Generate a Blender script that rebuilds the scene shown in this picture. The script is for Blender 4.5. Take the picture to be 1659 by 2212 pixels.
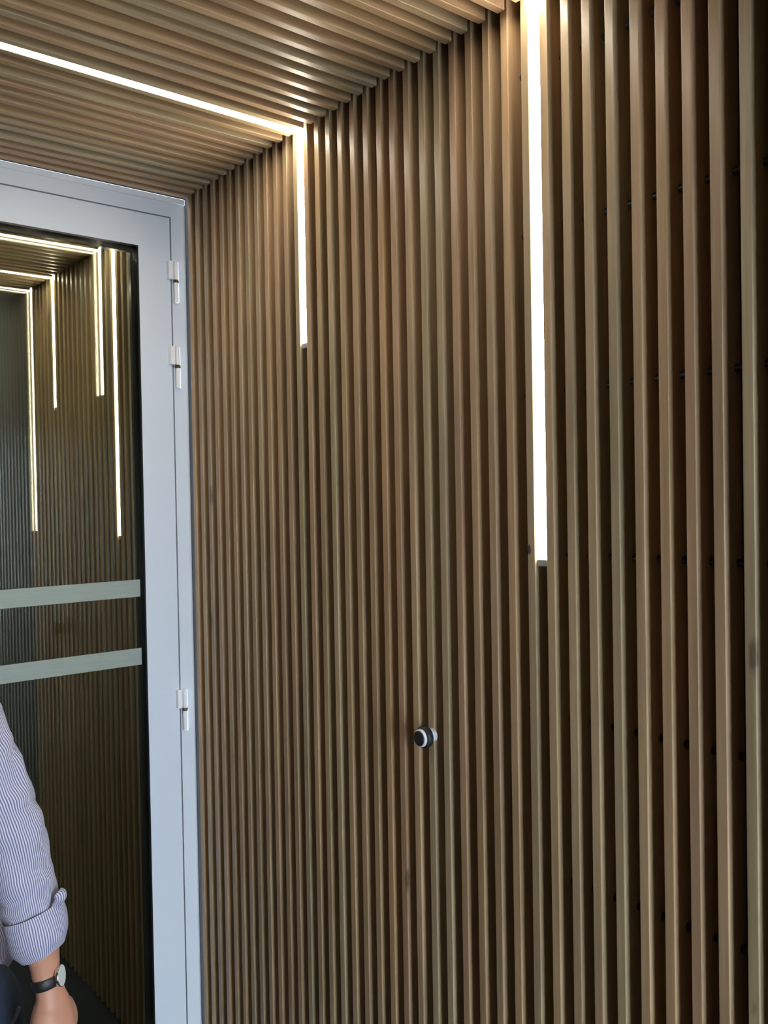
import bpy, bmesh, math, random
from mathutils import Vector, Matrix, noise

random.seed(7)
scene = bpy.context.scene
for o in list(bpy.data.objects):
    bpy.data.objects.remove(o, do_unlink=True)
C = scene.collection

# ------------------------------------------------------------------ camera
U = 1.06                     # distance camera -> slat fronts of the right wall (m)
CAM_H = 1.604
F_PX, W_PX, H_PX = 1912.0, 1659.0, 2212.0
c_right = Vector((0.77288015, -0.63431209, -0.01744865))
c_up = Vector((0.0242095, 0.0019983, 0.99970491))
c_fwd = Vector((0.63409004, 0.7730745, -0.01690083))
cam_d = bpy.data.cameras.new('camera')
cam = bpy.data.objects.new('camera', cam_d)
C.objects.link(cam)
cam_d.sensor_fit = 'VERTICAL'
cam_d.sensor_height = 36.0
cam_d.lens = 36.0 * F_PX / H_PX
cam_d.clip_start = 0.02
m3 = Matrix((c_right, c_up, -c_fwd)).transposed()
cam.matrix_world = Matrix.Translation((0, 0, CAM_H)) @ m3.to_4x4()
scene.camera = cam

def pix(px, py, zc):
    """photo pixel + distance along the optical axis -> world point"""
    d = c_right * ((px - W_PX / 2) / F_PX) - c_up * ((py - H_PX / 2) / F_PX) + c_fwd
    return Vector((0, 0, CAM_H)) + d * zc

# ------------------------------------------------------------------ world / exposure
LED_POWER = 56.0
SKY = 19.0
world = bpy.data.worlds.new('overcast_sky')
scene.world = world
world.use_nodes = True
bg = world.node_tree.nodes['Background']
bg.inputs[0].default_value = (0.76, 0.88, 1.0, 1)
bg.inputs[1].default_value = SKY
vs = scene.view_settings
vs.view_transform = 'Standard'
vs.look = 'None'
vs.gamma = 1.0
vs.exposure = 0.0
vs.use_curve_mapping = False

# ------------------------------------------------------------------ dimensions
P = 0.0378 * U               # slat pitch
SW = 0.0155                  # slat width
SD = 0.045                   # slat depth
Y0 = 1.603 * U               # far edge of slat number 0
XW = U                       # slat front plane of right wall
XL = -0.75                   # left wall
ZC = CAM_H + 0.7225 * U      # underside of ceiling slats
XE = 0.9925 * U              # ends of ceiling slats
YB = -1.3                    # open street end behind the camera
YD = 1.967 * U               # face of door frame
YE = 3.147 * U               # end wall of the inner lobby
ZTOP = ZC + SD

# ------------------------------------------------------------------ materials
def mat(name):
    m = bpy.data.materials.new(name)
    m.use_nodes = True
    nt = m.node_tree
    return m, nt, nt.nodes['Principled BSDF']

def simple(name, col, rough=0.5, metal=0.0, noise_amt=0.06, scale=40.0, bump=0.0, spec=0.5):
    m, nt, b = mat(name)
    tc = nt.nodes.new('ShaderNodeTexCoord')
    n = nt.nodes.new('ShaderNodeTexNoise')
    n.inputs['Scale'].default_value = scale
    n.inputs['Detail'].default_value = 4
    nt.links.new(tc.outputs['Object'], n.inputs['Vector'])
    mx = nt.nodes.new('ShaderNodeMix'); mx.data_type = 'RGBA'
    mx.inputs[6].default_value = (*[max(0, c * (1 - noise_amt)) for c in col], 1)
    mx.inputs[7].default_value = (*[min(1, c * (1 + noise_amt)) for c in col], 1)
    nt.links.new(n.outputs['Fac'], mx.inputs[0])
    nt.links.new(mx.outputs[2], b.inputs['Base Color'])
    b.inputs['Roughness'].default_value = rough
    b.inputs['Metallic'].default_value = metal
    b.inputs['Specular IOR Level'].default_value = spec
    if bump:
        bp = nt.nodes.new('ShaderNodeBump')
        bp.inputs['Strength'].default_value = bump
        bp.inputs['Distance'].default_value = 0.002
        nt.links.new(n.outputs['Fac'], bp.inputs['Height'])
        nt.links.new(bp.outputs[0], b.inputs['Normal'])
    return m

def wood_material():
    m, nt, b = mat('oak_slat')
    N = nt.nodes.new; L = nt.links.new
    oi = N('ShaderNodeObjectInfo')
    tc = N('ShaderNodeTexCoord')
    off = N('ShaderNodeVectorMath'); off.operation = 'SCALE'
    off.inputs[0].default_value = (13.7, 27.1, 41.3)
    L(oi.outputs['Random'], off.inputs['Scale'])
    add = N('ShaderNodeVectorMath'); add.operation = 'ADD'
    L(tc.outputs['Object'], add.inputs[0]); L(off.outputs[0], add.inputs[1])
    # per-slat tone
    ramp = N('ShaderNodeValToRGB')
    cr = ramp.color_ramp
    cols = [(0.0, (0.371, 0.250, 0.132)), (0.16, (0.355, 0.281, 0.167)), (0.32, (0.424, 0.275, 0.145)),
            (0.48, (0.350, 0.245, 0.141)), (0.62, (0.403, 0.260, 0.150)), (0.78, (0.424, 0.306, 0.167)),
            (0.9, (0.366, 0.291, 0.180)), (1.0, (0.445, 0.291, 0.158))]
    cr.elements[0].position = 0; cr.elements[0].color = (*cols[0][1], 1)
    cr.elements[1].position = 1; cr.elements[1].color = (*cols[-1][1], 1)
    for p_, c_ in cols[1:-1]:
        e = cr.elements.new(p_); e.color = (*c_, 1)
    L(oi.outputs['Random'], ramp.inputs[0])
    # fine grain along the length (local z)
    mp = N('ShaderNodeMapping'); mp.inputs['Scale'].default_value = (260, 260, 7)
    L(add.outputs[0], mp.inputs[0])
    g1 = N('ShaderNodeTexNoise'); g1.inputs['Scale'].default_value = 1; g1.inputs['Detail'].default_value = 5
    L(mp.outputs[0], g1.inputs['Vector'])
    mp2 = N('ShaderNodeMapping'); mp2.inputs['Scale'].default_value = (45, 45, 2.2)
    L(add.outputs[0], mp2.inputs[0])
    g2 = N('ShaderNodeTexNoise'); g2.inputs['Scale'].default_value = 1; g2.inputs['Detail'].default_value = 3
    g2.inputs['Distortion'].default_value = 0.6
    L(mp2.outputs[0], g2.inputs['Vector'])
    def mr(src, a, b_, lo, hi):
        r = N('ShaderNodeMapRange'); r.inputs[1].default_value = a; r.inputs[2].default_value = b_
        r.inputs[3].default_value = lo; r.inputs[4].default_value = hi
        L(src, r.inputs[0]); return r.outputs[0]
    def mul(a, b_):
        q = N('ShaderNodeMath'); q.operation = 'MULTIPLY'; L(a, q.inputs[0]); L(b_, q.inputs[1]); return q.outputs[0]
    f = mul(mr(g1.outputs['Fac'], .3, .7, .88, 1.08), mr(g2.outputs['Fac'], .3, .72, .80, 1.16))
    # sparse knots and flecks
    mp3 = N('ShaderNodeMapping'); mp3.inputs['Scale'].default_value = (9, 9, 2.6)
    L(add.outputs[0], mp3.inputs[0])
    nz = N('ShaderNodeTexNoise'); nz.inputs['Scale'].default_value = 60; L(add.outputs[0], nz.inputs['Vector'])
    av = N('ShaderNodeVectorMath'); av.operation = 'MULTIPLY_ADD'
    L(nz.outputs['Color'], av.inputs[0]); av.inputs[1].default_value = (.06, .06, .06); L(mp3.outputs[0], av.inputs[2])
    vo = N('ShaderNodeTexVoronoi'); vo.inputs['Scale'].default_value = 1.0
    L(av.outputs[0], vo.inputs['Vector'])
    k = mr(vo.outputs['Distance'], 0.035, 0.075, 0.42, 1.0)
    f = mul(f, k)
    vm = N('ShaderNodeVectorMath'); vm.operation = 'SCALE'
    L(ramp.outputs[0], vm.inputs[0]); L(f, vm.inputs['Scale'])
    L(vm.outputs[0], b.inputs['Base Color'])
    L(mr(g1.outputs['Fac'], .3, .7, .30, .42), b.inputs['Roughness'])
    bp = N('ShaderNodeBump'); bp.inputs['Strength'].default_value = 0.12; bp.inputs['Distance'].default_value = 0.001
    L(g1.outputs['Fac'], bp.inputs['Height']); L(bp.outputs[0], b.inputs['Normal'])
    return m

def glass_material():
    m = bpy.data.materials.new('window_glass'); m.use_nodes = True
    nt = m.node_tree; nt.nodes.clear()
    N = nt.nodes.new; L = nt.links.new
    out = N('ShaderNodeOutputMaterial')
    lw = N('ShaderNodeLayerWeight'); lw.inputs['Blend'].default_value = 0.5
    p5 = N('ShaderNodeMath'); p5.operation = 'POWER'; L(lw.outputs['Facing'], p5.inputs[0]); p5.inputs[1].default_value = 5
    ma = N('ShaderNodeMath'); ma.operation = 'MULTIPLY_ADD'; L(p5.outputs[0], ma.inputs[0])
    ma.inputs[1].default_value = 0.95; ma.inputs[2].default_value = 0.048
    tr = N('ShaderNodeBsdfTransparent'); tr.inputs[0].default_value = (0.83, 0.855, 0.81, 1)
    gl = N('ShaderNodeBsdfGlossy'); gl.inputs['Roughness'].default_value = 0.0
    mx = N('ShaderNodeMixShader')
    L(ma.outputs[0], mx.inputs[0]); L(tr.outputs[0], mx.inputs[1]); L(gl.outputs[0], mx.inputs[2])
    L(mx.outputs[0], out.inputs[0])
    return m

def film_material():
    m = bpy.data.materials.new('frosted_film'); m.use_nodes = True
    nt = m.node_tree; nt.nodes.clear()
    N = nt.nodes.new; L = nt.links.new
    out = N('ShaderNodeOutputMaterial')
    tr = N('ShaderNodeBsdfTransparent'); tr.inputs[0].default_value = (0.9, 0.95, 0.92, 1)
    df = N('ShaderNodeBsdfDiffuse'); df.inputs[0].default_value = (0.54, 0.60, 0.56, 1)
    nz = N('ShaderNodeTexNoise'); nz.inputs['Scale'].default_value = 9
    mr = N('ShaderNodeMapRange'); mr.inputs[3].default_value = .40; mr.inputs[4].default_value = .50
    L(nz.outputs['Fac'], mr.inputs[0])
    mx = N('ShaderNodeMixShader'); L(mr.outputs[0], mx.inputs[0])
    L(tr.outputs[0], mx.inputs[1]); L(df.outputs[0], mx.inputs[2]); L(mx.outputs[0], out.inputs[0])
    return m

def led_material():
    m = bpy.data.materials.new('led_diffuser'); m.use_nodes = True
    nt = m.node_tree; nt.nodes.clear()
    out = nt.nodes.new('ShaderNodeOutputMaterial')
    em = nt.nodes.new('ShaderNodeEmission')
    em.inputs[0].default_value = (1.0, 0.90, 0.76, 1)
    em.inputs[1].default_value = LED_POWER
    nt.links.new(em.outputs[0], out.inputs[0])
    return m

def stripe_material():
    m, nt, b = mat('striped_cotton')
    N = nt.nodes.new; L = nt.links.new
    uv = N('ShaderNodeUVMap'); uv.uv_map = 'stripe'
    sx = N('ShaderNodeSeparateXYZ'); L(uv.outputs[0], sx.inputs[0])
    nz = N('ShaderNodeTexNoise'); nz.inputs['Scale'].default_value = 30; L(uv.outputs[0], nz.inputs['Vector'])
    wob = N('ShaderNodeMath'); wob.operation = 'MULTIPLY_ADD'; L(nz.outputs['Fac'], wob.inputs[0])
    wob.inputs[1].default_value = 0.004; L(sx.outputs[0], wob.inputs[2])
    k = N('ShaderNodeMath'); k.operation = 'MULTIPLY'; L(wob.outputs[0], k.inputs[0]); k.inputs[1].default_value = 2 * math.pi / 0.0040
    s = N('ShaderNodeMath'); s.operation = 'SINE'; L(k.outputs[0], s.inputs[0])
    r = N('ShaderNodeMapRange'); r.inputs[1].default_value = -.35; r.inputs[2].default_value = .35
    L(s.outputs[0], r.inputs[0])
    mx = N('ShaderNodeMix'); mx.data_type = 'RGBA'
    mx.inputs[6].default_value = (0.15, 0.155, 0.29, 1); mx.inputs[7].default_value = (0.60, 0.59, 0.66, 1)
    L(r.outputs[0], mx.inputs[0]); L(mx.outputs[2], b.inputs['Base Color'])
    b.inputs['Roughness'].default_value = 0.85
    b.inputs['Specular IOR Level'].default_value = 0.2
    return m

WOOD = wood_material()
GLASS = glass_material()
FILM = film_material()
LED = led_material()
STRIPE = stripe_material()
BLACK = simple('black_backing', (0.012, 0.012, 0.014), 0.9)
ROD = simple('black_plastic_rod', (0.006, 0.006, 0.008), 0.6)
WHITE = simple('white_lacquer', (0.66, 0.72, 0.80), 0.38, noise_amt=0.015)
HINGE = simple('white_hinge_plastic', (0.86, 0.87, 0.88), 0.3, noise_amt=0.01)
BRASS = simple('dark_brass', (0.16, 0.12, 0.06), 0.3, metal=0.9)
GASKET = simple('black_gasket', (0.008, 0.009, 0.010), 0.22)
SPACER = simple('grey_spacer_bar', (0.10, 0.11, 0.11), 0.3, metal=0.6)
CAPGREY = simple('grey_end_cap', (0.30, 0.33, 0.35), 0.45)
ALU = simple('aluminium_channel', (0.6, 0.6, 0.6), 0.35, metal=0.9)
RUBBER = simple('black_rubber', (0.010, 0.011, 0.013), 0.55)
STOPWHITE = simple('white_plastic', (0.72, 0.75, 0.80), 0.35)
FLOORM = simple('dark_mat_floor', (0.013, 0.014, 0.015), 0.75, noise_amt=0.3, scale=300, bump=0.4)
VENEER = simple('oak_veneer', (0.10, 0.073, 0.045), 0.5, noise_amt=0.15, scale=8)
ENDGREY = simple('slate_grey_panel', (0.075, 0.09, 0.095), 0.5, noise_amt=0.05, scale=5)
PAVING = simple('grey_paving', (0.25, 0.25, 0.25), 0.9, noise_amt=0.2, scale=10)
SKIN = simple('skin', (0.50, 0.24, 0.155), 0.5, noise_amt=0.16, scale=28, bump=0.12)
JEANS = simple('navy_denim', (0.022, 0.034, 0.062), 0.9, noise_amt=0.4, scale=120, bump=0.3)
STITCH = simple('faded_denim_hem', (0.055, 0.075, 0.11), 0.9, noise_amt=0.3, scale=200)
LEATHER = simple('black_leather', (0.012, 0.011, 0.011), 0.45, bump=0.3, scale=400)
DIAL = simple('white_dial', (0.62, 0.66, 0.62), 0.3, noise_amt=0.02)
STEEL = simple('polished_steel', (0.65, 0.65, 0.62), 0.22, metal=1.0)
HAIRM = simple('grey_brown_hair', (0.06, 0.045, 0.035), 0.7, noise_amt=0.4, scale=150, bump=0.6)
EYEM = simple('eye_white', (0.75, 0.74, 0.72), 0.2)
IRIS = simple('brown_iris', (0.03, 0.018, 0.01), 0.2)

# ------------------------------------------------------------------ helpers
def link(name, me, material=None, parent=None, loc=None, rot=None):
    o = bpy.data.objects.new(name, me)
    C.objects.link(o)
    if material is not None and len(me.materials) == 0:
        me.materials.append(material)
    if parent is not None:
        o.parent = parent
    if loc is not None: o.location = loc
    if rot is not None: o.rotation_euler = rot
    return o

def empty(name, loc=(0, 0, 0)):
    o = bpy.data.objects.new(name, None)
    o.empty_display_size = 0.05
    C.objects.link(o); o.location = loc
    return o

def tag(o, label=None, cat=None, group=None, kind=None):
    if label: o['label'] = label
    if cat: o['category'] = cat
    if group: o['group'] = group
    if kind: o['kind'] = kind
    return o

def mesh_from_bm(bm, name, smooth=False):
    me = bpy.data.meshes.new(name)
    bmesh.ops.recalc_face_normals(bm, faces=bm.faces)
    bm.to_mesh(me); bm.free()
    if smooth:
        for p in me.polygons: p.use_smooth = True
    return me

def add_box(bm, lo, hi, bevel=0.0, seg=2):
    vs_ = [bm.verts.new((x, y, z)) for x in (lo[0], hi[0]) for y in (lo[1], hi[1]) for z in (lo[2], hi[2])]
    idx = [(0, 1, 3, 2), (4, 6, 7, 5), (0, 4, 5, 1), (2, 3, 7, 6), (0, 2, 6, 4), (1, 5, 7, 3)]
    fs = [bm.faces.new([vs_[i] for i in f]) for f in idx]
    if bevel:
        es = list({e for f in fs for e in f.edges})
        bmesh.ops.bevel(bm, geom=es, offset=bevel, segments=seg, affect='EDGES', profile=0.5)

def box(name, lo, hi, material, parent=None, bevel=0.0, seg=2):
    bm = bmesh.new(); add_box(bm, lo, hi, bevel, seg)
    return link(name, mesh_from_bm(bm, name), material, parent)

def add_lathe(bm, prof, origin, axis, n=40):
    """prof: list of (distance along axis, radius)"""
    axis = Vector(axis).normalized()
    ref = Vector((0, 0, 1)) if abs(axis.z) < .9 else Vector((1, 0, 0))
    u = axis.cross(ref).normalized(); v = axis.cross(u).normalized()
    origin = Vector(origin)
    rings = []
    for d, r in prof:
        rings.append([bm.verts.new(origin + axis * d + (u * math.cos(a) + v * math.sin(a)) * r)
                      for a in [2 * math.pi * i / n for i in range(n)]])
    for a, b in zip(rings, rings[1:]):
        for i in range(n):
            bm.faces.new((a[i], a[(i + 1) % n], b[(i + 1) % n], b[i]))
    bm.faces.new(rings[0]); bm.faces.new(list(reversed(rings[-1])))

def lathe(name, prof, origin, axis, material, parent=None, n=40):
    bm = bmesh.new(); add_lathe(bm, prof, origin, axis, n)
    me = mesh_from_bm(bm, name)
    for p in me.polygons: p.use_smooth = len(p.vertices) == 4
    return link(name, me, material, parent)

# ------------------------------------------------------------------ slat meshes
def slat_mesh(name, length, material=WOOD):
    """front face looks to local -x (x=0), depth to +x, width y in [-SW, 0], length z"""
    r = 0.0014
    sec = []
    def arc(cx_, cy_, a0, a1, n=3):
        for i in range(n + 1):
            a = math.radians(a0 + (a1 - a0) * i / n)
            sec.append((cx_ + r * math.cos(a), cy_ + r * math.sin(a)))
    arc(r, -SW + r, 270, 180); arc(r, -r, 180, 90)
    sec.append((SD, 0)); sec.append((SD, -SW))
    bm = bmesh.new()
    nz = 6
    rings = []
    for k in range(nz + 1):
        z = length * k / nz
        rings.append([bm.verts.new((x, y, z)) for x, y in sec])
    n = len(sec)
    for a, b in zip(rings, rings[1:]):
        for i in range(n):
            bm.faces.new((a[i], a[(i + 1) % n], b[(i + 1) % n], b[i]))
    bm.faces.new(rings[0]); bm.faces.new(rings[-1])
    me = mesh_from_bm(bm, name)
    me.materials.append(material)
    return me

WALL_SLAT = slat_mesh('wall_slat', ZTOP - 0.012)
CEIL_SLAT = slat_mesh('ceiling_slat', XE - XL)

def slat_wall(parent, ks, shift=0.0):
    out = {}
    for k in ks:
        y = Y0 - k * P + shift
        o = link('slat', WALL_SLAT, None, parent,
                 (XW + random.uniform(-.0006, .0006), y + random.uniform(-.0005, .0005), 0.006),
                 (random.uniform(-.0005, .0005), random.uniform(-.0003, .0003), random.uniform(-.012, .012)))
        out[k] = o
    return out

def slat_ceiling(parent, ks, shift=0.0):
    for k in ks:
        y = Y0 - k * P + shift
        link('slat', CEIL_SLAT, None, parent,
             (XE + random.uniform(-.0012, .0012), y + random.uniform(-.0005, .0005), ZC + random.uniform(-.0006, .0006)),
             (random.uniform(-.012, .012), math.radians(-90), random.uniform(-.0005, .0005)))

K_NEAR = int((Y0 - YB) / P)          # slat just inside the street end
SH = -0.013 * U                      # the inner lobby's slats are offset a little

# ------------------------------------------------------------------ structure
floor = box('floor', (XL - .15, YB, -0.05), (XW + SD + .15, YE + .1, 0), FLOORM)
tag(floor, 'black ribbed mat floor of the entrance passage', 'floor', kind='structure')
pav = box('trim_1', (-4, YB - 8, -0.08), (4, YB, -0.01), PAVING)
tag(pav, 'grey paving outside the open street end', 'paving', kind='structure')

wall_right = box('wall_right', (XW + SD, YB, 0), (XW + SD + .12, YD, ZTOP + .1), BLACK)
tag(wall_right, 'wall clad in upright oak slats over a black backing', 'wall', kind='structure')
RIGHT = slat_wall(wall_right, range(-9, K_NEAR))
ceiling = box('ceiling', (XL, YB, ZTOP), (XW + SD, YD, ZTOP + .1), BLACK)
tag(ceiling, 'ceiling clad in oak slats running across the passage', 'ceiling', kind='structure')
slat_ceiling(ceiling, range(-9, K_NEAR))

wall_right_b = box('wall_right_inner', (XW + SD, YD + .075, 0), (XW + SD + .12, YE + .1, ZTOP + .1), BLACK)
tag(wall_right_b, 'oak slat wall of the lobby behind the glass door', 'wall', kind='structure')
ks_in = [k for k in range(-60, -9) if YD + .085 < Y0 - k * P + SH - SW and Y0 - k * P + SH < YE - .002]
slat_wall(wall_right_b, ks_in, SH)
ceiling_b = box('ceiling_inner', (XL, YD + .075, ZTOP), (XW + SD, YE + .1, ZTOP + .1), BLACK)
tag(ceiling_b, 'oak slat ceiling of the lobby behind the glass door', 'ceiling', kind='structure')
slat_ceiling(ceiling_b, ks_in, SH)
wall_end = box('wall_end', (XL, YE, 0), (XW + SD, YE + .1, ZTOP), ENDGREY)
tag(wall_end, 'dark slate grey end wall behind the glass door', 'wall', kind='structure')
wall_left = box('wall_left', (XL - .12, YB, 0), (XL, YE + .1, ZTOP + .1), VENEER)
tag(wall_left, 'oak veneered wall facing the slatted wall', 'wall', kind='structure')

bm = bmesh.new()
HEAD = 2.0
add_box(bm, (XL - .12, YB - .1, HEAD), (XW + SD + .12, YB, ZTOP + .1))
add_box(bm, (XL - .12, YB - .1, 0), (.16, YB, HEAD))
wall_back = link('wall_back', mesh_from_bm(bm, 'wall_back'), WHITE)  # unseen wall, added; its doorway is cut low and narrow to shape the daylight
tag(wall_back, 'unseen white wall added with a street doorway that shapes the daylight', 'wall', kind='structure')
# black rods that tie the wall slats together, seen deep in the joints
for i in range(10):
    z = CAM_H + (0.392 - 0.2405 * (i - 1)) * U
    if 0.05 < z < ZTOP - .03:
        lathe('tie_rod', [(0, .0055), (YD - YB - .05, .0055)], (XW + .033, YB + .02, z), (0, 1, 0), ROD, wall_right, 10)
# the dark knot on the slat beside the long light
bm = bmesh.new()
add_lathe(bm, [(0, .0062), (.0004, .006)], (0, 0, 0), (-1, 0, 0), 18)
kn = link('knot', mesh_from_bm(bm, 'knot'), simple('dark_knot', (0.05, 0.035, 0.028), .6), RIGHT[19],
          (0.0002, -.0035, CAM_H - .082 * U - .006))
kn.scale = (1, .55, 1.25)

# ------------------------------------------------------------------ door
door = tag(empty('door_1', (0, YD, 0)), 'white framed glass door with two frosted strips', 'door', kind='structure')
def dbox(name, lo, hi, material, parent, bevel=0.0, seg=2):
    lo = (lo[0], lo[1] - YD, lo[2]); hi = (hi[0], hi[1] - YD, hi[2])
    return box(name, lo, hi, material, parent, bevel, seg)
GX = 0.966 * U                 # leaf / frame joint
GZ = CAM_H + 0.6785 * U
LX0 = GX - 0.96                # other edge of the leaf
OX1 = 0.8845 * U               # glazed opening
OZ1 = CAM_H + 0.5995 * U
OX0 = LX0 + (GX - OX1)
OZ0 = 0.12
FT = ZC + 0.006
bm = bmesh.new()
J = .0016
for lo, hi in [((GX + J, 0, 0), (1.0045 * U, .075, FT)),
               ((LX0 - .045, 0, 0), (LX0 - J, .075, FT)),
               ((LX0 - J, 0, GZ + J), (GX + J, .075, FT)),
               ((XL, 0.004, 0), (LX0 - .047, .07, FT))]:
    add_box(bm, lo, hi)
frame = link('door_frame', mesh_from_bm(bm, 'door_frame'), WHITE, door)
box('head_trim', (XL, -.004, FT - .016), (1.0035 * U, .0005, FT - .001), WHITE, frame, .001, 1)
bm = bmesh.new()
YL = 0.001
for lo, hi in [((OX1, YL, .008), (GX - J, .065, GZ - J)), ((LX0 + J, YL, .008), (OX0, .065, GZ - J)),
               ((OX0, YL, OZ1), (OX1, .065, GZ - J)), ((OX0, YL, .008), (OX1, .065, OZ0))]:
    add_box(bm, lo, hi, 0, 2)
leaf = link('door_leaf', mesh_from_bm(bm, 'door_leaf'), WHITE, door)
# seal behind the joint so that it reads as a thin grey line
box('joint_seal', (GX - .004, .02, .01), (GX + .004, .05, GZ), simple('grey_seal', (.12, .12, .13), .8), frame)
box('joint_seal', (LX0, .02, GZ - .004), (GX, .05, GZ + .004), bpy.data.materials['grey_seal'], frame)
# glazing: gasket, two panes, spacer
GY = 1.978 * U - YD
bm = bmesh.new()
t = .011
for lo, hi in [((OX1 - .004, .002, OZ0), (OX1, GY + .03, OZ1)), ((OX0, .002, OZ0), (OX0 + .004, GY + .03, OZ1)),
               ((OX0 + .004, .002, OZ1 - .004), (OX1 - .004, GY + .03, OZ1)), ((OX0 + .004, .002, OZ0), (OX1 - .004, GY + .03, OZ0 + .004))]:
    add_box(bm, lo, hi)
gas = link('gasket', mesh_from_bm(bm, 'gasket'), GASKET, leaf)
a0, a1, b0, b1 = OX0 + .0045, OX1 - .0045, OZ0 + .0045, OZ1 - .0045
pane1 = box('glass_pane', (a0, GY, b0), (a1, GY + .005, b1), GLASS, leaf)
pane2 = box('glass_pane', (a0, GY + .019, b0), (a1, GY + .024, b1), GLASS, leaf)
bm = bmesh.new()
for lo, hi in [((a1 - .010, GY + .0055, b0), (a1, GY + .0185, b1)), ((a0, GY + .0055, b0), (a0 + .010, GY + .0185, b1)),
               ((a0 + .01, GY + .0055, b1 - .010), (a1 - .01, GY + .0185, b1)), ((a0 + .01, GY + .0055, b0), (a1 - .01, GY + .0185, b0 + .010))]:
    add_box(bm, lo, hi)
link('spacer_bar', mesh_from_bm(bm, 'spacer_bar'), GASKET, leaf)
# frosted strips stuck on the glass
for zt, zb in ((-.184, -.2243), (-.3455, -.385)):
    s = box('frosted_strip', (a0 + .012, GY - .0006, CAM_H + zb * U), (0.8745 * U, GY - .0002, CAM_H + zt * U), FILM, leaf)
    s['label'] = 'frosted white strip on the glass'
# hinges
for zt in (.5735, .3700, -.4560):
    top = CAM_H + zt * U
    bm = bmesh.new()
    add_box(bm, (.9545 * U, -.013, top - .047), (.9655 * U, .002, top), .002, 2)
    hx = .9745 * U
    add_lathe(bm, [(0, .0048), (.0015, .0058), (.045, .0058), (.0465, .0052)], (hx, -.009, top - .0475), (0, 0, 1), 20)
    add_lathe(bm, [(0, .0048), (.0012, .0062), (.05, .0062), (.0515, .0055)], (hx, -.009, top - .106), (0, 0, 1), 20)
    add_box(bm, (hx - .003, -.008, top - .100), (hx + .003, .001, top - .060))
    add_box(bm, (.965 * U, -.006, top - .045), (hx, -.003, top - .003))
    h = link('hinge', mesh_from_bm(bm, 'hinge'), HINGE, door)
    lathe('washer', [(0, .0072), (.006, .0072)], (hx, -.009, top - .0542), (0, 0, 1), BRASS, h, 20)

# ------------------------------------------------------------------ linear lights
def linear_light(k, zend, shift, label):
    yc = Y0 - k * P + shift + (P - SW) / 2
    t_ = tag(empty('linear_light', (XW, yc, ZC)), label, 'light', 'linear lights set between the slats')
    hw = .0098
    rx = .0030                                   # recess behind the slat fronts
    bm = bmesh.new()
    add_box(bm, (rx, -hw, zend - ZC + .012), (rx + .012, hw, rx + .010), .003, 2)
    link('wall_diffuser', mesh_from_bm(bm, 'wall_diffuser'), LED, t_)
    bm = bmesh.new()
    add_box(bm, (XL - XW + .003, -hw, rx - .0025), (rx - .0005, hw, rx + .009), .003, 2)
    link('ceiling_diffuser', mesh_from_bm(bm, 'ceiling_diffuser'), LED, t_)
    bm = bmesh.new()
    add_box(bm, (rx + .0005, -hw - .0006, zend - ZC), (rx + .022, hw + .0006, zend - ZC + .0118), .0012, 1)
    c_ = link('end_cap', mesh_from_bm(bm, 'end_cap'), CAPGREY, t_)
    bm = bmesh.new()
    add_box(bm, (rx + .0125, -hw, zend - ZC + .012), (rx + .020, hw, .02))
    add_box(bm, (XL - XW + .003, -hw, rx + .0098), (rx + .0124, hw, rx + .018))
    link('channel', mesh_from_bm(bm, 'channel'), ALU, t_)
    return t_
Z1 = CAM_H + .2985 * U
Z2 = CAM_H - .1065 * U
linear_light(4, Z1, 0, 'short angled light line ending high on the slat wall, nearer the door hinges')
linear_light(20, Z2, 0, 'long angled light line dropping furthest down the slat wall outside the door')
linear_light(-21, Z2, SH, 'long light line seen through the door glass, next to the leaf edge')
linear_light(-34, Z1, SH, 'short light line on the lobby wall deeper behind the door glass')

# ------------------------------------------------------------------ door stop
sp = Vector((XW, 0, 0))
d_ = (c_right * ((934 - W_PX / 2) / F_PX) - c_up * ((1588 - H_PX / 2) / F_PX) + c_fwd)
base = Vector((0, 0, CAM_H)) + d_ * (XW / d_.x)
ds = tag(empty('door_stop', base), 'round white door stop with black rubber ring fixed on the slat wall', 'door stop')
ax = (-1, 0, 0)
lathe('base', [(0, .0128), (.011, .0128), (.014, .0138)], (.0005, 0, 0), ax, STOPWHITE, ds)
lathe('rubber_ring', [(0, .0145), (.003, .0182), (.006, .0195), (.012, .0195), (.015, .0182), (.0165, .0160)], (-.0105, 0, 0), ax, RUBBER, ds)
lathe('front_cap', [(0, .0160), (.0030, .0158), (.0048, .0144), (.0052, .0136)], (-.0262, 0, 0), ax, STOPWHITE, ds)
lathe('rubber_tip', [(0, .0132), (.0016, .0132), (.0024, .0115)], (-.0312, 0, 0), ax, RUBBER, ds)

# ------------------------------------------------------------------ person
ZA, ZB = 1.42, 1.585
S_A = ZA / F_PX
bc = pix(-135, 1700, ZB)
face_dir = (Vector((c_right.x, c_right.y, 0)).normalized() * math.cos(math.radians(-3))
            - Vector((c_fwd.x, c_fwd.y, 0)).normalized() * math.sin(math.radians(-3)))   # where the person faces
side_dir = Vector((0, 0, 1)).cross(face_dir)                                             # the person's left
person = tag(empty('person', (bc.x, bc.y, 0)),
             'person in a blue and white striped shirt, jeans and black wristwatch by the glass door', 'person')
ORG = Vector((bc.x, bc.y, 0))
def loc(f, s, z):
    f = f - .07 * min(1.0, max(0.0, (z - .92) / .36)) - .04 * min(1.0, max(0.0, (z - 1.36) / .2))
    """person frame (forward, left, up) -> object space of the person"""
    return face_dir * f + side_dir * s + Vector((0, 0, z))

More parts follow.
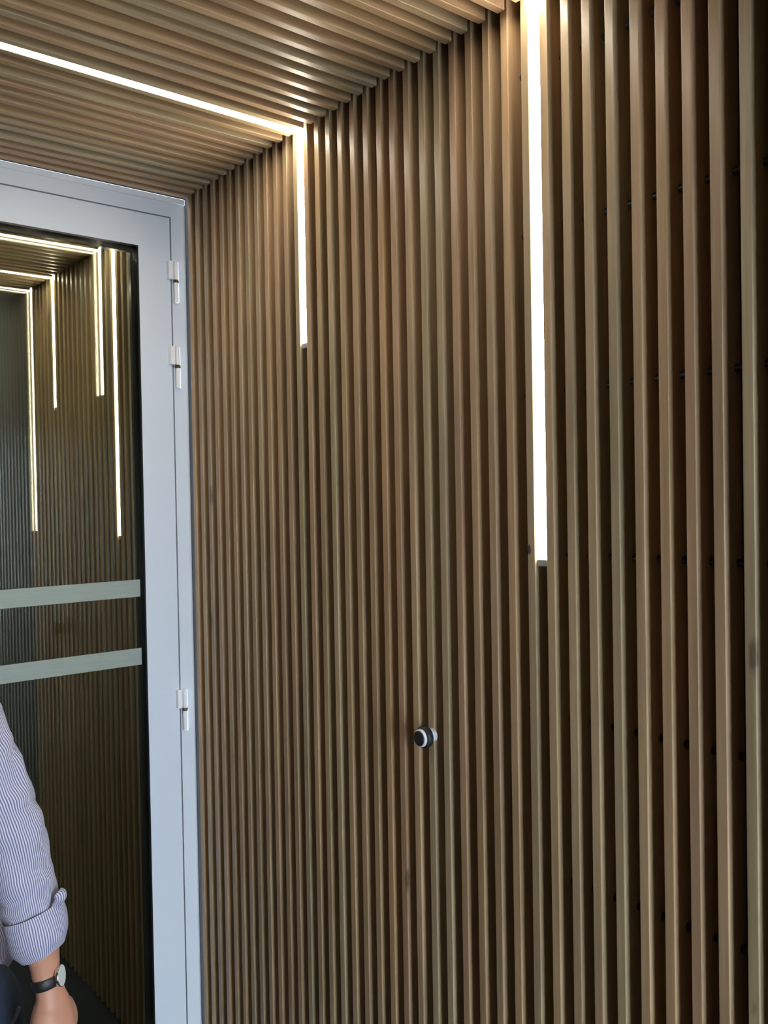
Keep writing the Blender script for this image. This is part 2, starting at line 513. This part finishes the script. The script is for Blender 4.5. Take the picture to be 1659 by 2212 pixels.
def ring_pts(c, u, v, ru, rv, n, power=2.0):
    out = []
    for i in range(n):
        a = 2 * math.pi * i / n
        ca, sa = math.cos(a), math.sin(a)
        q = 2.0 / power
        out.append(c + u * (ru * math.copysign(abs(ca) ** q, ca)) + v * (rv * math.copysign(abs(sa) ** q, sa)))
    return out

def smooth_stations(st, sub):
    """Catmull-Rom through the stations (each: tuple of floats / Vectors)"""
    out = []
    n = len(st)
    for i in range(n - 1):
        p0, p1, p2, p3 = st[max(i - 1, 0)], st[i], st[i + 1], st[min(i + 2, n - 1)]
        for j in range(sub):
            t_ = j / sub
            q = []
            for a, b, c, d in zip(p0, p1, p2, p3):
                q.append(0.5 * ((2 * b) + (c - a) * t_ + (2 * a - 5 * b + 4 * c - d) * t_ ** 2 + (3 * b - a - 3 * c + d) * t_ ** 3))
            out.append(tuple(q))
    out.append(tuple(st[-1]))
    return out

def add_tube(bm, st, n=20, sub=4, vref=None, caps=True, power=2.0):
    """st: (centre Vector, ru, rv). v axis = vref, u axis = perpendicular to v and to the path"""
    pts = smooth_stations(st, sub)
    rings = []
    m = len(pts)
    for i, (c, ru, rv) in enumerate(pts):
        d = (pts[min(i + 1, m - 1)][0] - pts[max(i - 1, 0)][0]).normalized()
        v = (vref - d * vref.dot(d)).normalized()
        u = v.cross(d).normalized()
        rings.append([bm.verts.new(q) for q in ring_pts(c, u, v, ru, rv, n, power)])
    for a, b in zip(rings, rings[1:]):
        for i in range(n):
            bm.faces.new((a[i], a[(i + 1) % n], b[(i + 1) % n], b[i]))
    if caps:
        bm.faces.new(rings[0]); bm.faces.new(list(reversed(rings[-1])))
    return rings

def add_ball(bm, c, rx, ry, rz, ax_=None, n=16):
    ax_ = ax_ or (face_dir, side_dir, Vector((0, 0, 1)))
    mtx = Matrix((ax_[0] * rx, ax_[1] * ry, ax_[2] * rz)).transposed().to_4x4()
    mtx.translation = c
    bmesh.ops.create_uvsphere(bm, u_segments=n * 2, v_segments=n, radius=1, matrix=mtx)

def parm(px, py, zc=ZA):
    return pix(px, py, zc) - ORG
cam_back = -c_fwd

# --- body (one continuous surface) ---
bm = bmesh.new()
Zv = Vector((0, 0, 1))
trunk = [(loc(-.01, 0, .72), .08, .13), (loc(-.005, 0, .80), .09, .15), (loc(0, 0, .87), .10, .155), (loc(0, 0, .95), .095, .152), (loc(.005, 0, 1.05), .098, .15),
         (loc(0, 0, 1.18), .11, .165), (loc(-.005, 0, 1.30), .095, .175), (loc(-.01, 0, 1.37), .07, .12), (loc(-.005, 0, 1.41), .058, .06),
         (loc(.01, 0, 1.47), .054, .054), (loc(.02, 0, 1.53), .055, .055)]
add_tube(bm, trunk, 24, 3, side_dir)
# head
hc = loc(.035, 0, 1.60)
add_ball(bm, hc, .098, .076, .115)
add_ball(bm, loc(.055, 0, 1.54), .062, .052, .06)
add_ball(bm, loc(.105, 0, 1.505), .024, .026, .022)                     # chin
add_tube(bm, [(loc(.122, 0, 1.615), .010, .009), (loc(.136, 0, 1.585), .012, .012), (loc(.142, 0, 1.572), .012, .015)], 12, 3, side_dir)
add_ball(bm, loc(.118, 0, 1.535), .014, .026, .006); add_ball(bm, loc(.117, 0, 1.525), .013, .022, .007)
for s in (-1, 1):
    add_ball(bm, loc(.105, s * .03, 1.628), .018, .028, .008)           # brow
    add_ball(bm, loc(.015, s * .079, 1.59), .018, .008, .032)           # ear
    # legs
    q = .055 if s < 0 else -.095                                         # the right leg is set forward
    leg = [(loc(-.01, s * .08, .78), .07, .07), (loc(q, s * .09, .70), .085, .08), (loc(q + .01, s * .098, .62), .078, .074), (loc(q + .01, s * .10, .48), .058, .055), (loc(q, s * .10, .38), .052, .05),
           (loc(q - .02, s * .10, .28), .056, .05), (loc(q - .025, s * .10, .12), .036, .034), (loc(q - .02, s * .10, .06), .037, .035)]
    add_tube(bm, leg, 18, 3, side_dir)
    add_tube(bm, [(loc(q - .06, s * .10, .045), .03, .03), (loc(q, s * .102, .05), .04, .035), (loc(q + .09, s * .108, .035), .025, .042), (loc(q + .15, s * .11, .028), .015, .03)], 16, 3, side_dir)
# visible right arm, stations from the photograph
rarm = [(loc(-.035, -.125, 1.352), .046, .046), (loc(.005, -.15, 1.305), .048, .048), (parm(-105, 1528), .044, .044), (parm(-46, 1640), .041, .041), (parm(2, 1760), .036, .036), (parm(34, 1850), .032, .034),
        (parm(64, 1950), .028, .032), (parm(88, 2035), .0235, .032), (parm(96, 2075), .0205, .027), (parm(98.5, 2098), .0192, .0250), (parm(103, 2120), .0188, .0245),
        (parm(109, 2145), .0195, .0255), (parm(112.5, 2168), .0230, .031)]
ax_v = (cam_back * .94 + c_right * -.34).normalized()
add_tube(bm, rarm, 24, 4, ax_v)
add_tube(bm, [(loc(-.005, -.06, 1.335), .06, .05), (loc(-.008, -.11, 1.335), .056, .05), (loc(0, -.145, 1.325), .048, .046)], 18, 3, Zv)
# right hand: back of the hand turned forward, fingers hanging and lightly curled
hb = (c_right * .86 + cam_back * .5).normalized()          # back of hand
hd = (parm(118, 2260) - parm(109, 2145)).normalized()      # towards the fingers
hs = hd.cross(hb).normalized()
if hs.dot(cam_back) < 0: hs = -hs                          # little-finger side, towards the camera
hb = hs.cross(hd).normalized()
if hb.dot(c_right) < 0: hb = -hb
w0 = parm(111, 2160)
add_tube(bm, [(w0, .021, .030), (w0 + hd * .022 + hb * -.002, .026, .036), (w0 + hd * .045 - hb * .003, .027, .041), (w0 + hd * .068 - hb * .004, .024, .042), (w0 + hd * .088 - hb * .003, .016, .039)], 20, 3, hs)
for i, (off_, ln, r) in enumerate([(-.031, .074, .0092), (-.0105, .082, .0095), (.0105, .077, .0092), (.030, .062, .0082)]):
    k0 = w0 + hd * (.082 - abs(off_ + .006) * .2) + hs * off_ - hb * .002
    c1 = hd * .93 - hb * .37; c2 = hd * .62 - hb * .78; c3 = hd * .25 - hb * .97
    p1 = k0 + c1 * ln * .5; p2 = p1 + c2 * ln * .30; p3 = p2 + c3 * ln * .24
    add_tube(bm, [(k0 - hd * .02, r, r), (k0, r * 1.12, r * 1.08), (p1, r, r * .98), (p2, r * .92, r * .9), (p3, r * .72, r * .7)], 12, 4, hs)
th0 = w0 + hd * .020 - hs * .030 - hb * .008
add_tube(bm, [(th0, .014, .013), (th0 + hd * .03 - hs * .018 - hb * .010, .0125, .012), (th0 + hd * .058 - hs * .024 - hb * .020, .0105, .0105), (th0 + hd * .080 - hs * .021 - hb * .028, .0085, .008)], 12, 4, hb)
# hidden left arm hanging beside the body
larm = [(loc(-.01, .12, 1.35), .05, .05), (loc(-.02, .185, 1.33), .052, .05), (loc(-.04, .205, 1.20), .044, .044), (loc(-.075, .212, 1.07), .040, .04), (loc(-.115, .212, .95), .036, .036),
        (loc(-.13, .208, .84), .024, .028), (loc(-.13, .206, .80), .022, .029)]
lh = loc(-.13, .206, .80)
add_tube(bm, [(lh, .021, .03), (lh - Zv * .04, .024, .040), (lh - Zv * .085, .017, .039)], 18, 3, face_dir)
for off_, ln, r in [(.031, .072, .009), (.0105, .08, .0093), (-.0105, .075, .009), (-.030, .06, .008)]:
    k0 = lh - Zv * .083 + face_dir * off_
    p1 = k0 - Zv * ln * .5 - side_dir * ln * .12; p2 = p1 - Zv * ln * .22 - side_dir * ln * .2; p3 = p2 - Zv * ln * .08 - side_dir * ln * .2
    add_tube(bm, [(k0 + Zv * .02, r, r), (k0, r * 1.1, r * 1.1), (p1, r, r), (p2, r * .9, r * .9), (p3, r * .7, r * .7)], 12, 4, face_dir)
t0 = lh - Zv * .02 + face_dir * .03
add_tube(bm, [(t0, .014, .013), (t0 - Zv * .03 + face_dir * .018, .0125, .012), (t0 - Zv * .058 + face_dir * .022 - side_dir * .01, .0105, .0105), (t0 - Zv * .08 + face_dir * .02 - side_dir * .018, .008, .008)], 12, 4, side_dir)
body = link('body', mesh_from_bm(bm, 'body', True), SKIN, person)
rm = body.modifiers.new('skin_surface', 'REMESH'); rm.mode = 'VOXEL'; rm.voxel_size = .0042; rm.use_smooth_shade = True
sm = body.modifiers.new('soften', 'SMOOTH'); sm.factor = .5; sm.iterations = 4
for s in (-1, 1):
    bm = bmesh.new(); add_ball(bm, loc(.108, s * .031, 1.608), .013, .015, .010, n=10)
    e = link('eye', mesh_from_bm(bm, 'eye', True), EYEM, person)
    bm = bmesh.new(); add_ball(bm, loc(.1185, s * .031, 1.608), .004, .006, .006, n=8)
    link('iris', mesh_from_bm(bm, 'iris', True), IRIS, e)
bm = bmesh.new()
add_ball(bm, loc(.012, 0, 1.635), .098, .084, .095); add_ball(bm, loc(-.03, 0, 1.59), .06, .077, .09)
hr = link('hair', mesh_from_bm(bm, 'hair', True), HAIRM, person)

# --- clothes with a striped weave (u coordinate in metres round the limb) ---
class Cloth:
    def __init__(self): self.v = []; self.f = []; self.uv = []
    def tube(self, st, n, sub, vref, circ, amp=0.0, freq=30.0, seed=0, power=2.0, close_top=False, close_bottom=False, fold=None, axis=None):
        pts = smooth_stations(st, sub); m = len(pts); b0_ = len(self.v); length = 0
        vv = []
        for i, (c, ru, rv) in enumerate(pts):
            d = axis or (pts[min(i + 1, m - 1)][0] - pts[max(i - 1, 0)][0]).normalized()
            v = (vref - d * vref.dot(d)).normalized(); u = v.cross(d).normalized()
            if i: length += (pts[i][0] - pts[i - 1][0]).length
            vv.append(length)
            for q in ring_pts(c, u, v, ru, rv, n, power):
                r_ = (q - c).normalized()
                dn = noise.noise(Vector((q.x * freq, q.y * freq, q.z * freq * 1.6 + seed))) * amp
                dn += noise.noise(Vector((q.x * freq * 2.7, q.y * freq * 2.7, q.z * freq * 3.1 + seed))) * amp * .35
                if fold: dn += fold(length, q)
                self.v.append(q + r_ * dn)
        for i in range(m - 1):
            for j in range(n):
                j2 = (j + 1) % n
                self.f.append((b0_ + i * n + j, b0_ + i * n + j2, b0_ + (i + 1) * n + j2, b0_ + (i + 1) * n + j))
                self.uv.append(((j / n * circ, vv[i]), ((j + 1) / n * circ, vv[i]), ((j + 1) / n * circ, vv[i + 1]), (j / n * circ, vv[i + 1])))
    def build(self, name, material, parent):
        me = bpy.data.meshes.new(name)
        me.from_pydata([tuple(v) for v in self.v], [], self.f)
        lay = me.uv_layers.new(name='stripe')
        for p, uvs in zip(me.polygons, self.uv):
            p.use_smooth = True
            for li, q in zip(p.loop_indices, uvs): lay.data[li].uv = q
        o = link(name, me, material, parent)
        so = o.modifiers.new('cloth_thickness', 'SOLIDIFY'); so.thickness = .0012; so.offset = -1
        return o

def hwid(px): return px * S_A
sh = Cloth()
def sleeve_fold(l, q):
    return .0021 * math.sin(l * 95 + 9 * noise.noise(q * 14)) * (1.0 if l > .18 else .4)
sleeve = [(loc(-.040, -.115, 1.358), .058, .056), (loc(.005, -.145, 1.305), .064, .062), (parm(-108, 1528), hwid(76), .062), (parm(-50, 1632), hwid(73), .061), (parm(0, 1741), hwid(65), .058),
          (parm(30, 1822), hwid(60), .055), (parm(50, 1905), hwid(56), .052), (parm(62, 1950), hwid(50), .050), (parm(68, 1978), hwid(47), .048), (parm(76, 2005), hwid(46), .047)]
sh.tube(sleeve, 72, 8, ax_v, .34, .0042, 19, 3, fold=sleeve_fold)
def sideq(f, s, z): return loc(f, s, z)
torso = [(loc(-.01, 0, .770), .088, .150), (loc(.003, 0, .790), .108, .172), (loc(.008, 0, .815), .129, .182), (loc(.008, 0, .845), .132, .184), (loc(.006, 0, .875), .122, .182),
         (loc(.0, 0, .93), .111, .180), (loc(.005, 0, 1.05), .112, .178), (loc(.006, 0, 1.20), .122, .185), (loc(-.003, 0, 1.30), .112, .190), (loc(-.008, 0, 1.365), .085, .150), (loc(-.005, 0, 1.41), .064, .068)]
sh.tube(torso, 96, 7, side_dir, 0.95, .0035, 13, 9)
ls = [(loc(-.01, .13, 1.345), .066, .062), (loc(-.02, .19, 1.32), .064, .062), (loc(-.04, .21, 1.20), .058, .058), (loc(-.075, .216, 1.07), .054, .054), (loc(-.113, .214, .96), .05, .05)]
sh.tube(ls, 40, 5, face_dir, .34, .004, 19, 5)
shirt = sh.build('shirt', STRIPE, person)
# rolled cuff
cf = Cloth()
cuff = [(parm(70, 1978), hwid(46), .047), (parm(70.5, 1964), hwid(51), .052), (parm(74, 1978), hwid(55), .054), (parm(80, 2005), hwid(57), .054), (parm(86, 2030), hwid(52), .051),
        (parm(91.5, 2049), hwid(40), .044), (parm(92.5, 2054), hwid(35.5), .041), (parm(90, 2044), hwid(32), .038)]
cf.tube(cuff, 72, 6, ax_v, .32, .0022, 26, 11, axis=(parm(92, 2050) - parm(70, 1964)).normalized())
cuffo = cf.build('rolled_cuff', STRIPE, shirt)
# the button tab that sticks out of the rolled cuff
tb = Cloth()
tabp = [(parm(108, 1968), .004, .012), (parm(119, 1962), .0042, .012), (parm(124, 1950), .0045, .012), (parm(130, 1941), .0075, .012), (parm(130, 1931), .0070, .012), (parm(125, 1926), .003, .011)]
tb.tube(tabp, 16, 5, ax_v, .06, .001, 60, 2)
tb.build('cuff_tab', STRIPE, shirt)
cl = Cloth()
cl.tube([(loc(-.004, 0, 1.395), .068, .074), (loc(.0, 0, 1.425), .066, .070), (loc(.004, 0, 1.452), .064, .066), (loc(.0, 0, 1.43), .072, .077), (loc(-.002, 0, 1.405), .082, .09)], 48, 3, side_dir, .4, axis=Zv)
cl.build('collar', STRIPE, shirt)

# --- jeans, belt, shoes ---
jn = Cloth()
for s in (-1, 1):
    q = .041 if s < 0 else -.092
    jn.tube([(loc(q * .2, s * .07, .785), .060, .066), (loc(q * .6, s * .08, .776), .090, .082), (loc(q * .85, s * .085, .760), .114, .096), (loc(q, s * .09, .735), .126, .100), (loc(q + .012, s * .095, .66), .122, .098),
             (loc(q + .015, s * .10, .56), .096, .09), (loc(q + .01, s * .102, .46), .080, .08), (loc(q, s * .102, .36), .072, .073), (loc(q - .012, s * .102, .20), .068, .068), (loc(q - .015, s * .102, .055), .066, .066)],
            40, 6, side_dir, .5, .003, 16, 20 + s)
jn.tube([(loc(-.005, 0, .795), .088, .152), (loc(-.005, 0, .77), .094, .158), (loc(-.012, 0, .74), .10, .160), (loc(-.02, 0, .70), .098, .14), (loc(-.02, 0, .66), .07, .09)], 64, 4, side_dir, 1.0)
jeans = jn.build('jeans', JEANS, person)
bm = bmesh.new()
pk = []
for i in range(15):
    t_ = i / 14
    a = math.radians(-4 - 66 * t_)
    zz = .750 - .058 * t_ ** .8
    f_ = .043 + .1275 * math.cos(a); s_ = -.090 + .1015 * math.sin(a)
    pk.append((loc(f_, s_, zz), .0045, .0025))
add_tube(bm, pk[::2], 8, 2, Zv)
link('pocket_hem', mesh_from_bm(bm, 'pocket_hem', True), STITCH, jeans)
bl = Cloth()
bl.tube([(loc(.0, 0, .762), .090, .150), (loc(.0, 0, .764), .094, .154), (loc(.0, 0, .798), .094, .154), (loc(.0, 0, .800), .090, .150)], 64, 2, side_dir, 1, axis=Zv)
bl.build('belt', LEATHER, person)
for s in (-1, 1):
    q = .055 if s < 0 else -.095
    bm = bmesh.new()
    add_tube(bm, [(loc(q - .088, s * .102, .04), .032, .025), (loc(q - .06, s * .102, .045), .044, .037), (loc(q, s * .104, .05), .050, .042), (loc(q + .09, s * .11, .036), .034, .050), (loc(q + .16, s * .112, .028), .026, .040), (loc(q + .185, s * .112, .022), .014, .022)], 24, 4, side_dir)
    link('shoe', mesh_from_bm(bm, 'shoe', True), LEATHER, person)

# --- wristwatch ---
wc = parm(102.5, 2117)
wd = (parm(109, 2145) - parm(98.5, 2098)).normalized()
vw = (Vector((0, 0, CAM_H)) - ORG - wc).normalized()
vr = (c_right - vw * c_right.dot(vw)).normalized()
vu = vw.cross(vr).normalized()
wn = vw * .36 + (vr * .985 + vu * .17).normalized() * .933
wn = wn.normalized()                 # out of the dial
ws = wd.cross(wn).normalized()
bm = bmesh.new()
R1, R2 = hwid(27.0), .0262
band = []
for half in (-.0085, -.007, .007, .0085):
    ext = 0 if abs(half) > .008 else .0012
    band.append([bm.verts.new(wc + wd * half + q) for q in ring_pts(Vector((0, 0, 0)), wd.cross(ax_v).normalized(), ax_v, R1 + ext, R2 + ext, 40)])
for a, b in zip(band, band[1:]):
    for i in range(40): bm.faces.new((a[i], a[(i + 1) % 40], b[(i + 1) % 40], b[i]))
strap = link('wristwatch', mesh_from_bm(bm, 'wristwatch', True), LEATHER, person)
strap['label'] = 'watch with white dial on a black strap'
cc = wc + wn * .0215 - wd * .0035
lathe('watch_case', [(-.004, .0150), (-.003, .0166), (.0015, .0168), (.0026, .0160)], cc, wn, STEEL, strap, 40)
lathe('watch_dial', [(.0020, .0156), (.0031, .0155)], cc, wn, DIAL, strap, 40)
bm = bmesh.new()
bq = parm(73.0, 2128, ZA - .003)
add_tube(bm, [(bq - wd * .008, .0016, .0016), (bq, .0017, .0017), (bq + wd * .009, .0018, .0018)], 8, 2, ws)
add_tube(bm, [(bq, .001, .001), (bq - c_right * .004, .001, .001)], 8, 2, Zv)
link('watch_buckle', mesh_from_bm(bm, 'watch_buckle', True), STEEL, strap)
